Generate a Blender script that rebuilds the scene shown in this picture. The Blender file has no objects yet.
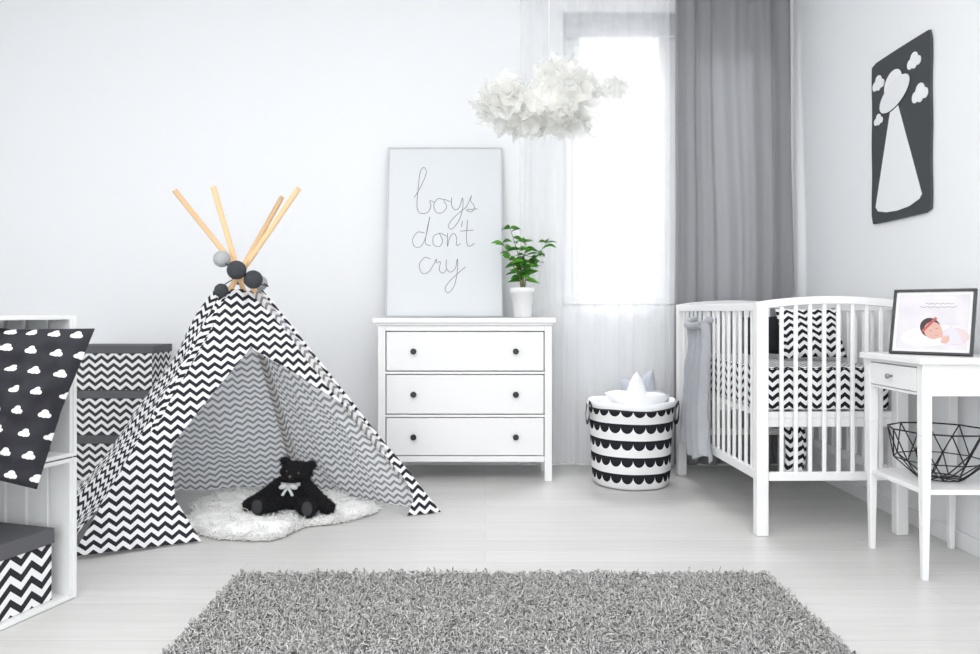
import bpy, math, random
import numpy as np
from mathutils import Vector, Matrix, noise
random.seed(7); np.random.seed(7)
S=bpy.context.scene
COL=S.collection
pi=math.pi
# ------------------------------------------------------------------ materials
def mat(name,col,rough=0.5,spec=0.5,metal=0.0,bump=0,bscale=50,trans=None,sheen=0):
    m=bpy.data.materials.new(name); m.use_nodes=True
    nt=m.node_tree; b=nt.nodes['Principled BSDF']
    b.inputs['Base Color'].default_value=(*col,1); b.inputs['Roughness'].default_value=rough
    b.inputs['Specular IOR Level'].default_value=spec; b.inputs['Metallic'].default_value=metal
    if sheen: b.inputs['Sheen Weight'].default_value=sheen
    if bump:
        n=nt.nodes.new('ShaderNodeTexNoise'); n.inputs['Scale'].default_value=bscale
        tc=nt.nodes.new('ShaderNodeTexCoord'); nt.links.new(tc.outputs['Object'],n.inputs['Vector'])
        bp=nt.nodes.new('ShaderNodeBump'); bp.inputs['Strength'].default_value=bump; bp.inputs['Distance'].default_value=0.01
        nt.links.new(n.outputs['Fac'],bp.inputs['Height']); nt.links.new(bp.outputs['Normal'],b.inputs['Normal'])
    return m
class NT:
    def __init__(s,m): s.m=m; s.nt=m.node_tree; s.b=s.nt.nodes['Principled BSDF']
    def n(s,t,**k):
        x=s.nt.nodes.new(t)
        for a,v in k.items(): setattr(x,a,v)
        return x
    def l(s,a,b): s.nt.links.new(a,b)
    def math(s,op,a,b=None,c=None):
        x=s.n('ShaderNodeMath',operation=op)
        for i,v in enumerate((a,b,c)):
            if v is None: continue
            if isinstance(v,(int,float)): x.inputs[i].default_value=v
            else: s.l(v,x.inputs[i])
        return x.outputs[0]
    def mix(s,f,c1,c2):
        x=s.n('ShaderNodeMix',data_type='RGBA')
        if isinstance(f,(int,float)): x.inputs[0].default_value=f
        else: s.l(f,x.inputs[0])
        for i,c in ((6,c1),(7,c2)):
            if isinstance(c,tuple): x.inputs[i].default_value=(*c,1)
            else: s.l(c,x.inputs[i])
        return x.outputs[2]
    def uv(s):
        t=s.n('ShaderNodeTexCoord'); sp=s.n('ShaderNodeSeparateXYZ'); s.l(t.outputs['UV'],sp.inputs[0])
        return sp.outputs[0],sp.outputs[1]
def add_translucent(m,colsock,amount):
    q=NT(m); tr=q.n('ShaderNodeBsdfTranslucent'); ms=q.n('ShaderNodeMixShader'); ms.inputs[0].default_value=amount
    if isinstance(colsock,tuple): tr.inputs[0].default_value=(*colsock,1)
    else: q.l(colsock,tr.inputs[0])
    out=q.nt.nodes['Material Output']; q.l(q.b.outputs[0],ms.inputs[1]); q.l(tr.outputs[0],ms.inputs[2]); q.l(ms.outputs[0],out.inputs[0])
    return ms
def chevron(name,c1,c2,wl=0.055,amp=0.026,period=0.05,duty=0.5,trans=0.0):
    m=mat(name,c1,0.85,0.15); q=NT(m); u,v=q.uv()
    t=q.math('PINGPONG',u,wl/2); t=q.math('MULTIPLY',t,amp/(wl/2)); s=q.math('ADD',v,t)
    s=q.math('DIVIDE',s,period); s=q.math('FRACT',s); s=q.math('LESS_THAN',s,duty)
    c=q.mix(s,c2,c1); q.l(c,q.b.inputs['Base Color'])
    if trans: add_translucent(m,c,trans)
    return m
def cloudprint(name,c1,c2,cell=0.085):
    m=mat(name,c1,0.85,0.15); q=NT(m); u,v=q.uv()
    V=q.math('DIVIDE',v,cell*0.85); row=q.math('FLOOR',V); off=q.math('MULTIPLY',row,0.5)
    U=q.math('ADD',q.math('DIVIDE',u,cell),off); fu=q.math('FRACT',U); fv=q.math('FRACT',V)
    res=None
    for cx,cy,r in ((0.36,0.42,0.11),(0.5,0.54,0.145),(0.64,0.42,0.11),(0.5,0.40,0.11)):
        dx=q.math('SUBTRACT',fu,cx); dy=q.math('SUBTRACT',fv,cy)
        d=q.math('SQRT',q.math('ADD',q.math('MULTIPLY',dx,dx),q.math('MULTIPLY',dy,dy)))
        k=q.math('LESS_THAN',d,r); res=k if res is None else q.math('MAXIMUM',res,k)
    q.l(q.mix(res,c1,c2),q.b.inputs['Base Color']); return m
def scallop(name,c1,c2,p=0.098,w=0.07):
    m=mat(name,c1,0.85,0.1); q=NT(m); u,v=q.uv()
    fv=q.math('FRACT',q.math('DIVIDE',v,p)); fv=q.math('SUBTRACT',1.0,fv)   # 0 at top of row
    fu=q.math('FRACT',q.math('DIVIDE',u,w)); k=q.math('SUBTRACT',q.math('MULTIPLY',fu,2),1)
    k=q.math('SQRT',q.math('MAXIMUM',q.math('SUBTRACT',1.0,q.math('MULTIPLY',k,k)),0.0))
    lim=q.math('ADD',q.math('MULTIPLY',k,0.42),0.15)
    s=q.math('LESS_THAN',fv,lim); q.l(q.mix(s,c1,c2),q.b.inputs['Base Color']); return m
M_wall=mat('wall_paint',(0.88,0.89,0.905),0.9,0.2,bump=0.03,bscale=180)
M_ceil=mat('ceiling_paint',(0.9,0.9,0.9),0.9)
M_trim=mat('trim_white',(0.86,0.87,0.88),0.4)
M_white=mat('painted_white_wood',(0.85,0.85,0.85),0.35,0.5,bump=0.02,bscale=60)
M_black=mat('black_knob',(0.01,0.01,0.012),0.3)
# floor
M_floor=mat('white_plank_floor',(0.7,0.7,0.7),0.36,0.45)
q=NT(M_floor); tc=q.n('ShaderNodeTexCoord'); br=q.n('ShaderNodeTexBrick'); br.offset=0.37
q.l(tc.outputs['Object'],br.inputs['Vector'])
for k,v in (('Scale',1.0),('Mortar Size',0.0016),('Mortar Smooth',0.5),('Bias',0.0),('Brick Width',2.6),('Row Height',0.145)): br.inputs[k].default_value=v
br.inputs['Color1'].default_value=(0.64,0.635,0.62,1); br.inputs['Color2'].default_value=(0.70,0.695,0.68,1); br.inputs['Mortar'].default_value=(0.48,0.475,0.465,1)
mp=q.n('ShaderNodeMapping'); mp.inputs['Scale'].default_value=(1.3,24,1); q.l(tc.outputs['Object'],mp.inputs['Vector'])
no=q.n('ShaderNodeTexNoise'); no.inputs['Scale'].default_value=1.5; no.inputs['Detail'].default_value=8; no.inputs['Roughness'].default_value=0.65; q.l(mp.outputs[0],no.inputs['Vector'])
g=q.math('MULTIPLY',q.math('SUBTRACT',no.outputs['Fac'],0.35),1.3)
q.l(q.mix(g,br.outputs['Color'],(0.52,0.51,0.49)),q.b.inputs['Base Color'])
# ------------------------------------------------------------------ mesh builder
class MB:
    def __init__(s): s.v=[];s.f=[];s.uv=[];s.m=[];s.sm=[];s.mats=[]
    def mi(s,m):
        if m not in s.mats: s.mats.append(m)
        return s.mats.index(m)
    def face(s,idx,m,smooth=False,uv=None):
        s.f.append(tuple(idx)); s.m.append(s.mi(m)); s.sm.append(smooth)
        if uv is None:
            p=[Vector(s.v[i]) for i in idx]; n=(p[1]-p[0]).cross(p[2]-p[0]); a=[abs(c) for c in n]
            if a[0]>=a[1] and a[0]>=a[2]: uv=[(k.y,k.z) for k in p]
            elif a[1]>=a[2]: uv=[(k.x,k.z) for k in p]
            else: uv=[(k.x,k.y) for k in p]
        s.uv.append(uv)
    def hexa(s,pts,m,uvl=None):
        b=len(s.v); s.v+= [tuple(p) for p in pts]
        for q in ((0,3,2,1),(4,5,6,7),(0,1,5,4),(1,2,6,5),(2,3,7,6),(3,0,4,7)):
            s.face([b+i for i in q],m,False,None if uvl is None else [uvl[i] for i in q])
    def box(s,x0,x1,y0,y1,z0,z1,m,M=None):
        p=[Vector(c) for c in ((x0,y0,z0),(x1,y0,z0),(x1,y1,z0),(x0,y1,z0),(x0,y0,z1),(x1,y0,z1),(x1,y1,z1),(x0,y1,z1))]
        b=len(s.v)
        s.v+=[tuple(c) for c in p]
        for q in ((0,3,2,1),(4,5,6,7),(0,1,5,4),(1,2,6,5),(2,3,7,6),(3,0,4,7)): s.face([b+i for i in q],m)
        if M is not None:
            for i in range(b,b+8): s.v[i]=tuple(M@Vector(s.v[i]))
    def tube(s,pts,r,m,seg=8,caps=True,smooth=True,uvr=0):
        pts=[Vector(p) for p in pts]; n=len(pts); rr=r if hasattr(r,'__len__') else [r]*n
        b=len(s.v); up=None
        for i,p in enumerate(pts):
            d=(pts[min(i+1,n-1)]-pts[max(i-1,0)]).normalized()
            if up is None: up=Vector((0,0,1)) if abs(d.z)<0.9 else Vector((1,0,0))
            a=d.cross(up).normalized(); c=a.cross(d).normalized(); up=c
            for k in range(seg):
                t=2*pi*k/seg; s.v.append(tuple(p+(a*math.cos(t)+c*math.sin(t))*rr[i]))
        L=0
        for i in range(n-1):
            L2=L+(pts[i+1]-pts[i]).length
            for k in range(seg):
                k2=(k+1)%seg; uv=None
                if uvr: ua=2*pi*uvr*k/seg; ub=2*pi*uvr*(k+1)/seg; uv=[(ua,L),(ub,L),(ub,L2),(ua,L2)]
                s.face((b+i*seg+k,b+i*seg+k2,b+(i+1)*seg+k2,b+(i+1)*seg+k),m,smooth,uv)
            L=L2
        if caps:
            s.face([b+k for k in range(seg)][::-1],m); s.face([b+(n-1)*seg+k for k in range(seg)],m)
    def sweep(s,pts,w,h,m,side):
        side=Vector(side).normalized(); pts=[Vector(p) for p in pts]; n=len(pts); b=len(s.v)
        for i,p in enumerate(pts):
            d=(pts[min(i+1,n-1)]-pts[max(i-1,0)]).normalized(); u=side.cross(d).normalized()
            for a,c in ((-1,-1),(1,-1),(1,1),(-1,1)): s.v.append(tuple(p+side*a*w/2+u*c*h/2))
        for i in range(n-1):
            for k in range(4):
                k2=(k+1)%4; s.face((b+i*4+k,b+i*4+k2,b+(i+1)*4+k2,b+(i+1)*4+k),m)
        s.face([b,b+3,b+2,b+1],m); s.face([b+(n-1)*4+k for k in range(4)],m)
    def ell(s,c,r,m,rot=None,su=16,sv=10,fn=None):
        b=len(s.v); c=Vector(c); R=rot if rot else Matrix.Identity(3)
        for j in range(sv+1):
            ph=pi*j/sv
            for i in range(su):
                t=2*pi*i/su; d=Vector((math.sin(ph)*math.cos(t),math.sin(ph)*math.sin(t),math.cos(ph)))
                k=fn(d) if fn else 1
                s.v.append(tuple(c+R@Vector((d.x*r[0]*k,d.y*r[1]*k,d.z*r[2]*k))))
        for j in range(sv):
            for i in range(su):
                i2=(i+1)%su; s.face((b+j*su+i,b+(j+1)*su+i,b+(j+1)*su+i2,b+j*su+i2),m,True)
    def lathe(s,c,prof,m,seg=32,uvr=0.25):
        b=len(s.v)
        for r,z in prof:
            for i in range(seg):
                t=2*pi*i/seg; s.v.append((c[0]+r*math.cos(t),c[1]+r*math.sin(t),c[2]+z))
        for j in range(len(prof)-1):
            mm=m[j] if isinstance(m,list) else m
            for i in range(seg):
                i2=(i+1)%seg; u0=i/seg*2*pi*uvr; u1=(i+1)/seg*2*pi*uvr; z0=prof[j][1]; z1=prof[j+1][1]
                s.face((b+j*seg+i,b+j*seg+i2,b+(j+1)*seg+i2,b+(j+1)*seg+i),mm,True,[(u0,z0),(u1,z0),(u1,z1),(u0,z1)])
    def grid(s,fn,nu,nv,m,smooth=True):
        b=len(s.v); U=[]
        for j in range(nv+1):
            for i in range(nu+1):
                p,uv=fn(i/nu,j/nv); s.v.append(tuple(p)); U.append(uv)
        w=nu+1
        for j in range(nv):
            for i in range(nu):
                q=(j*w+i,j*w+i+1,(j+1)*w+i+1,(j+1)*w+i); s.face([b+k for k in q],m,smooth,[U[k] for k in q])
    def prism(s,pts,M,z0,z1,m):
        b=len(s.v); n=len(pts)
        for z in (z0,z1):
            for p in pts: s.v.append(tuple(M@Vector((p[0],p[1],z))))
        s.face([b+i for i in range(n)][::-1],m); s.face([b+n+i for i in range(n)],m)
        for i in range(n):
            j=(i+1)%n; s.face((b+i,b+j,b+n+j,b+n+i),m)
    def xf(s,M): s.v=[tuple(M@Vector(p)) for p in s.v]
    def obj(s,name,parent=None,bevel=0,fixn=True,sub=0,solid=0):
        me=bpy.data.meshes.new(name); me.from_pydata(s.v,[],s.f)
        for m in s.mats: me.materials.append(m)
        me.polygons.foreach_set('material_index',s.m); me.polygons.foreach_set('use_smooth',s.sm)
        ul=me.uv_layers.new(name='UVMap'); flat=[c for f in s.uv for p in f for c in p]; ul.data.foreach_set('uv',flat)
        me.update()
        if fixn:
            import bmesh
            bm=bmesh.new(); bm.from_mesh(me); bmesh.ops.recalc_face_normals(bm,faces=bm.faces); bm.to_mesh(me); bm.free()
        o=bpy.data.objects.new(name,me); COL.objects.link(o)
        if parent is not None:
            o.parent=parent; o.matrix_parent_inverse=Matrix.Translation(parent.location).inverted()
        if solid:
            d=o.modifiers.new('solid','SOLIDIFY'); d.thickness=solid; d.offset=0
        if bevel:
            d=o.modifiers.new('bev','BEVEL'); d.width=bevel; d.segments=2; d.limit_method='ANGLE'; d.angle_limit=0.7
        if sub:
            d=o.modifiers.new('sub','SUBSURF'); d.levels=sub; d.render_levels=sub
        return o
def empty(name,loc):
    e=bpy.data.objects.new(name,None); e.location=loc; e.empty_display_size=0.1; COL.objects.link(e); return e
def lerp(a,b,t): return a+(b-a)*t
def interp(x,xs,ys): return float(np.interp(x,xs,ys))
def catmull(p,n=6):
    p=[Vector(q) for q in p]; out=[]
    for i in range(len(p)-1):
        p0=p[max(i-1,0)];p1=p[i];p2=p[i+1];p3=p[min(i+2,len(p)-1)]
        for k in range(n):
            t=k/n; out.append(0.5*((2*p1)+(p2-p0)*t+(2*p0-5*p1+4*p2-p3)*t*t+(3*p1-p0-3*p2+p3)*t**3))
    out.append(p[-1]); return out
def strands(name,roots,dirs,lens,rad,m,parent=None,bend=0.4,tip=0.75,curl=0.0,cf=5.0):
    N=len(roots); d=dirs/np.linalg.norm(dirs,axis=1)[:,None]
    a=np.cross(d,np.random.randn(N,3)); a/=np.linalg.norm(a,axis=1)[:,None]; b=np.cross(d,a)
    bd=np.random.randn(N,3)*bend; bd[:,2]-=bend*0.5
    cu=np.random.randn(N,3)*curl; cv=np.random.randn(N,3)*curl
    ts=(0,0.25,0.5,0.75,0.95); nr=len(ts); K=nr*3+1
    V=np.zeros((N,K,3))
    def P(t): return roots+d*(lens*t)[:,None]+bd*(lens*t*t)[:,None]+cu*(lens*math.sin(t*cf))[:,None]+cv*(lens*(1-math.cos(t*cf)))[:,None]
    for j,t in enumerate(ts):
        c=P(t); rs=1.0 if j<nr-1 else tip
        for k in range(3):
            an=2*pi*k/3; V[:,j*3+k]=c+(a*math.cos(an)+b*math.sin(an))*rad*rs
    V[:,K-1]=P(1.0)
    V[:,:,2]=np.maximum(V[:,:,2],0.004)
    q=[]
    for j in range(nr-1):
        for k in range(3):
            k2=(k+1)%3; q.append((j*3+k,j*3+k2,(j+1)*3+k2,(j+1)*3+k))
    e=(nr-1)*3
    q=np.array(q); t=np.array([(e,e+1,K-1),(e+1,e+2,K-1),(e+2,e,K-1)])
    off=(np.arange(N)*K)[:,None,None]
    Q=(q[None]+off).reshape(-1,4); T=(t[None]+off).reshape(-1,3)
    me=bpy.data.meshes.new(name); me.vertices.add(N*K); me.vertices.foreach_set('co',V.reshape(-1))
    loops=np.concatenate([Q.reshape(-1),T.reshape(-1)]).astype(np.int32)
    starts=np.concatenate([np.arange(len(Q))*4,len(Q)*4+np.arange(len(T))*3]).astype(np.int32)
    me.loops.add(len(loops)); me.loops.foreach_set('vertex_index',loops)
    me.polygons.add(len(starts)); me.polygons.foreach_set('loop_start',starts)
    me.update(calc_edges=True); me.validate()
    me.polygons.foreach_set('use_smooth',np.ones(len(me.polygons),dtype=bool))
    me.materials.append(m)
    o=bpy.data.objects.new(name,me); COL.objects.link(o)
    if parent: o.parent=parent; o.matrix_parent_inverse=Matrix.Translation(parent.location).inverted()
    return o
def island_random(name,c1,c2,rough=0.9,trans=0):
    m=mat(name,c1,rough,0.2); q=NT(m); g=q.n('ShaderNodeNewGeometry')
    c=q.mix(g.outputs['Random Per Island'],c1,c2); q.l(c,q.b.inputs['Base Color'])
    if trans: add_translucent(m,c,trans)
    return m
# ------------------------------------------------------------------ room
XR=2.055; YB=4.98; XL=-3.45; YF=-1.6; ZC=3.2
WX0,WX1,WZ0,WZ1=0.52,1.90,1.07,3.02
b=MB(); b.box(XL-0.2,XR+0.2,YF,YB+0.2,-0.1,0,M_floor); b.obj('floor')
b=MB(); b.box(XL-0.2,XR+0.2,YF,YB+0.2,ZC,ZC+0.1,M_ceil); b.obj('ceiling')
b=MB()
b.box(XL-0.2,WX0,YB,YB+0.2,0,ZC,M_wall); b.box(WX1,XR+0.2,YB,YB+0.2,0,ZC,M_wall)
b.box(WX0,WX1,YB,YB+0.2,0,WZ0,M_wall); b.box(WX0,WX1,YB,YB+0.2,WZ1,ZC,M_wall); b.obj('wall_back')
b=MB(); b.box(XR,XR+0.2,YF,YB,0,ZC,M_wall); b.obj('wall_right')
b=MB(); b.box(XL-0.2,XL,YF,YB,0,ZC,M_wall); b.obj('wall_left')
b=MB(); b.box(XL,XR,YB-0.014,YB,0,0.075,M_trim); b.obj('baseboard_back',bevel=0.003)
b=MB(); b.box(XR-0.014,XR,YF,YB-0.014,0,0.075,M_trim); b.obj('baseboard_right',bevel=0.003)
b=MB(); b.box(XL,XL+0.014,YF,YB-0.014,0,0.075,M_trim); b.obj('baseboard_left',bevel=0.003)
# window
M_glass=bpy.data.materials.new('window_glass'); M_glass.use_nodes=True; q=M_glass.node_tree
for n in list(q.nodes):
    if n.type!='OUTPUT_MATERIAL': q.nodes.remove(n)
tr=q.nodes.new('ShaderNodeBsdfTransparent'); gl=q.nodes.new('ShaderNodeBsdfGlossy'); gl.inputs['Roughness'].default_value=0.02; mx=q.nodes.new('ShaderNodeMixShader'); mx.inputs[0].default_value=0.05
q.links.new(tr.outputs[0],mx.inputs[1]); q.links.new(gl.outputs[0],mx.inputs[2]); q.links.new(mx.outputs[0],q.nodes['Material Output'].inputs[0])
win=empty('window_1',((WX0+WX1)/2,YB+0.1,WZ0))
b=MB(); y0,y1=YB+0.08,YB+0.15; t=0.07
b.box(WX0,WX0+t,y0,y1,WZ0,WZ1,M_trim); b.box(WX1-t,WX1,y0,y1,WZ0,WZ1,M_trim)
xm=1.27
b.box(xm-0.05,xm+0.05,y0,y1,WZ0+t,WZ1-t,M_trim)
b.box(WX0+t,WX1-t,y0,y1,WZ0,WZ0+t,M_trim); b.box(WX0+t,WX1-t,y0,y1,WZ1-t,WZ1,M_trim)
for a,c in ((WX0+t,xm-0.05),(xm+0.05,WX1-t)):
    b.box(a+0.002,a+0.045,y0-0.01,y1-0.03,WZ0+t+0.002,WZ1-t-0.002,M_trim); b.box(c-0.045,c-0.002,y0-0.01,y1-0.03,WZ0+t+0.002,WZ1-t-0.002,M_trim)
    b.box(a+0.045,c-0.045,y0-0.01,y1-0.03,WZ0+t+0.002,WZ0+t+0.045,M_trim); b.box(a+0.045,c-0.045,y0-0.01,y1-0.03,WZ1-t-0.045,WZ1-t-0.002,M_trim)
b.obj('frame',win)
b=MB()
for a,c in ((WX0+t,xm-0.05),(xm+0.05,WX1-t)): b.box(a+0.04,c-0.04,y0+0.006,y0+0.012,WZ0+t+0.04,WZ1-t-0.04,M_glass)
b.obj('glass',win)
b=MB(); b.box(WX0+0.002,WX1-0.002,YB-0.02,YB+0.078,WZ0+0.001,WZ0+0.02,M_trim); b.obj('sill',win,bevel=0.004)
M_blind=mat('roller_blind',(0.85,0.86,0.88),0.8); add_translucent(M_blind,(0.9,0.91,0.93),0.6)
b=MB(); b.box(WX0+0.02,WX1-0.02,YB+0.03,YB+0.032,2.87,WZ1-0.002,M_blind); b.tube([(WX0+0.02,YB+0.031,2.87),(WX1-0.02,YB+0.031,2.87)],0.008,M_trim); b.obj('roller_blind',win)
# curtains
def curtain(name,x0,x1,y,z0,z1,amp,wl,m,seed,solid=0,parent=None,flare=0.0):
    b=MB(); nx=int((x1-x0)/wl*14)
    def fn(u,v):
        x=lerp(x0,x1,u); z=lerp(z0,z1,v); n=noise.noise(Vector((x*3,seed,z*0.35)))
        ph=2*pi*x/wl+n*3.2+seed
        yy=y+amp*(0.75*math.sin(ph)+0.25*math.sin(2.3*ph+seed))*(1.0-0.25*v)+0.01*noise.noise(Vector((x*6,z*1.5,seed)))
        xx=x+flare*(1-v)*(u-0.5)+0.01*noise.noise(Vector((x*4,z,3+seed)))
        return (xx,yy,z),(x,z)
    b.grid(fn,nx,40,m); return b.obj(name,parent,fixn=False,solid=solid)
def veil(name,col,opac,tl_mix=0.5):
    M=bpy.data.materials.new(name); M.use_nodes=True; q=M.node_tree
    for n in list(q.nodes):
        if n.type!='OUTPUT_MATERIAL': q.nodes.remove(n)
    tp=q.nodes.new('ShaderNodeBsdfTransparent'); df=q.nodes.new('ShaderNodeBsdfDiffuse'); tl=q.nodes.new('ShaderNodeBsdfTranslucent')
    df.inputs[0].default_value=(*col,1); tl.inputs[0].default_value=(*col,1)
    m1=q.nodes.new('ShaderNodeMixShader'); m1.inputs[0].default_value=tl_mix; m2=q.nodes.new('ShaderNodeMixShader'); m2.inputs[0].default_value=opac
    q.links.new(df.outputs[0],m1.inputs[1]); q.links.new(tl.outputs[0],m1.inputs[2]); q.links.new(tp.outputs[0],m2.inputs[1]); q.links.new(m1.outputs[0],m2.inputs[2]); q.links.new(m2.outputs[0],q.nodes['Material Output'].inputs[0])
    return M
M_sheer=veil('sheer_voile',(0.96,0.965,0.975),0.36)
curtain('sheer_curtain',0.23,1.215,4.915,0.02,3.1,0.015,0.11,M_sheer,2.0)
M_gcur=mat('grey_linen_curtain',(0.41,0.415,0.43),0.75,0.2,bump=0.08,bscale=300,sheen=0.2); add_translucent(M_gcur,(0.58,0.585,0.60),0.45)
curtain('grey_curtain',1.235,1.99,4.855,0.03,3.1,0.04,0.15,M_gcur,5.3,solid=0.002,flare=0.02)
b=MB(); b.tube([(0.15,4.87,3.12),(2.04,4.87,3.12)],0.012,M_trim,12); b.box(0.2,0.23,4.87,YB,3.1,3.13,M_trim); b.obj('curtain_rod')
# ------------------------------------------------------------------ dresser
dr=empty('chest_of_drawers',(-0.12,4.66,0))
b=MB(); yf,yb=4.50,4.83
xl,xr=-0.645,0.404
b.box(xl-0.03,xr+0.02,yf-0.03,yb+0.01,0.955,0.985,M_white)
b.box(xl-0.012,xr+0.006,yf-0.014,yb,0.94,0.955,M_white)
b.box(xl+0.01,xl+0.035,yf+0.02,yb-0.02,0.11,0.94,M_white); b.box(xr-0.035,xr-0.01,yf+0.02,yb-0.02,0.11,0.94,M_white)
for x in (xl,xr-0.045):
    for y in (yf,yb-0.045): b.box(x,x+0.045,y,y+0.045,0,0.94,M_white)
b.box(xl+0.02,xr-0.02,yb-0.02,yb-0.005,0.12,0.94,M_white)
for z0,z1 in ((0.905,0.94),(0.645,0.66),(0.385,0.40),(0.115,0.15)): b.box(xl+0.045,xr-0.045,yf+0.004,yf+0.04,z0,z1,M_white)
b.box(xl+0.03,xr-0.03,yf+0.02,yb-0.02,0.115,0.135,M_white)
b.obj('carcass',dr,bevel=0.003)
for i,(z0,z1) in enumerate(((0.666,0.900),(0.406,0.640),(0.155,0.380))):
    b=MB(); b.box(xl+0.05,xr-0.05,yf+0.006,yf+0.026,z0,z1,M_white); b.box(xl+0.07,xr-0.07,yf+0.026,yb-0.04,z0+0.02,z1-0.03,M_white)
    b.obj('drawer_%d'%(i+1),dr,bevel=0.003)
    for k,x in enumerate((-0.43,0.185)):
        b=MB(); zc=(z0+z1)/2; b.tube([(x,yf+0.008,zc),(x,yf-0.008,zc),(x,yf-0.012,zc),(x,yf-0.022,zc),(x,yf-0.026,zc)],[0.008,0.008,0.018,0.018,0.012],M_black,16); b.obj('knob_%d_%d'%(i+1,k+1),dr)
# ------------------------------------------------------------------ poster boys don't cry
M_silver=mat('poster_frame_white',(0.60,0.62,0.64),0.4)
M_paper=mat('poster_paper',(0.74,0.765,0.79),0.6)
M_ink=mat('poster_ink',(0.16,0.16,0.17),0.8)
po=empty('framed_lettering_poster',(-0.26,4.80,0.986))
W,H=0.753,1.09; tilt=math.atan2(0.13,H)
MP=Matrix.Translation((-0.640,4.815,0.987))@Matrix.Rotation(-tilt,4,'X')@Matrix(((1,0,0,0),(0,0,-1,0),(0,1,0,0),(0,0,0,1)))
def plate(b,x0,x1,y0,y1,z0,z1,m,M): b.prism([(x0,y0),(x1,y0),(x1,y1),(x0,y1)],M,z0,z1,m)
H=1.125
f=0.009; b=MB()
plate(b,0,W,0,f,0,0.02,M_silver,MP);plate(b,0,W,H-f,H,0,0.02,M_silver,MP);plate(b,0,f,f,H-f,0,0.02,M_silver,MP);plate(b,W-f,W,f,H-f,0,0.02,M_silver,MP)
b.obj('frame',po,bevel=0.002)
b=MB(); plate(b,f,W-f,f,H-f,0.004,0.012,M_paper,MP); b.obj('print',po)
letters=[[(414,198),(420,188),(426,174),(424,168),(420,172),(418,190),(417,206),(420,213),(427,213),(431,207),(430,201),(435,203)],
[(444,200),(438,199),(434,205),(436,212),(442,213),(447,207),(444,200),(451,202)],
[(452,198),(452,206),(456,210),(460,207),(463,198),(463,209),(459,221),(452,229),(449,225),(455,217),(467,207)],
[(467,207),(472,196),(471,201),(475,207),(472,212),(467,210),(478,209)],
[(425,233),(418,232),(413,239),(415,246),(421,246),(426,237),(430,217),(427,232),(426,243),(431,245)],
[(440,233),(434,236),(434,244),(440,246),(443,240),(440,233),(447,236)],
[(448,233),(448,246),(450,238),(454,233),(457,237),(457,245),(461,243)],
[(463,221),(462,227)],[(468,220),(467,238),(469,246),(475,243)],[(461,231),(474,230)],
[(431,258),(425,257),(420,264),(423,272),(429,271),(434,264),(437,258),(437,262),(441,261),(440,269),(444,272),(447,268)],
[(447,259),(447,267),(451,271),(456,267),(458,258),(458,270),(455,284),(449,291),(446,286),(453,277),(466,266)]]
b=MB()
for L in letters:
    L2=[((x-387)/116*W,(314-y)/166*H,0.0125) for x,y in L]
    b.tube([MP@p for p in catmull(L2,5)],0.0019,M_ink,5)
b.obj('lettering',po,fixn=False)
# ------------------------------------------------------------------ plant
pl=empty('potted_ficus_plant',(0.235,4.66,0.986))
M_pot=mat('white_ceramic',(0.88,0.88,0.88),0.25); M_soil=mat('soil',(0.05,0.03,0.02),1); M_stem=mat('stem',(0.16,0.17,0.06),0.8)
M_leaf=island_random('ficus_leaf',(0.035,0.17,0.02),(0.14,0.42,0.05),0.35,0.2)
b=MB(); c=(0.235,4.66,0.986)
b.lathe(c,[(0.0,0),(0.05,0),(0.055,0.005),(0.07,0.15),(0.078,0.152),(0.08,0.185),(0.073,0.186),(0.068,0.165),(0.0,0.165)],[M_pot]*7+[M_soil],32); b.obj('pot',pl)
b=MB(); bl=MB(); rnd=random.Random(5)
def leaf(b,base,d,L,w,m,rnd):
    d=Vector(d).normalized(); side=d.cross(Vector((0,0,1))).normalized()
    side=(Matrix.Rotation(rnd.uniform(-0.9,0.9),3,d)@side); nrm=side.cross(d).normalized()
    i0=len(b.v); n=6
    for i in range(n+1):
        t=i/n; ww=w*math.sin(pi*min(1,t**0.85))*(1-0.25*t)+0.0005; p=Vector(base)+d*L*t-Vector((0,0,1))*L*0.3*t*t
        b.v+= [tuple(p-side*ww+nrm*ww*0.35),tuple(p),tuple(p+side*ww+nrm*ww*0.35)]
    for i in range(n):
        for k in range(2):
            a=i0+i*3+k; b.face((a,a+1,a+4,a+3),m,True)
branches=[(2.9,0.08,0.43),(3.3,0.13,0.33),(0.1,0.15,0.33),(-0.3,0.11,0.26),(1.2,0.06,0.34),(4.4,0.08,0.28),(5.3,0.05,0.20),(2.2,0.10,0.18),(3.9,0.12,0.22),(0.5,0.10,0.20)]
for s,(an,sp,hh) in enumerate(branches):
    top=Vector((c[0]+sp*math.cos(an),c[1]+sp*math.sin(an)*0.7,c[2]+0.16+hh*0.92))
    P=catmull([(c[0]+0.01*math.cos(an),c[1]+0.01*math.sin(an),c[2]+0.16),(lerp(c[0],top.x,0.25),lerp(c[1],top.y,0.25),c[2]+0.16+hh*0.45),tuple(top)],6)
    b.tube(P,[lerp(0.004,0.0015,i/(len(P)-1)) for i in range(len(P))],M_stem,6)
    for i in range(5,len(P)):
        for k in range(1 if i<len(P)-1 else 4):
            a=rnd.uniform(0,2*pi); leaf(bl,P[i],(math.cos(a),math.sin(a)*0.8,rnd.uniform(0.0,0.7)),rnd.uniform(0.065,0.10),rnd.uniform(0.017,0.025),M_leaf,rnd)
b.obj('stems',pl); bl.obj('leaves',pl,fixn=False)
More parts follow.
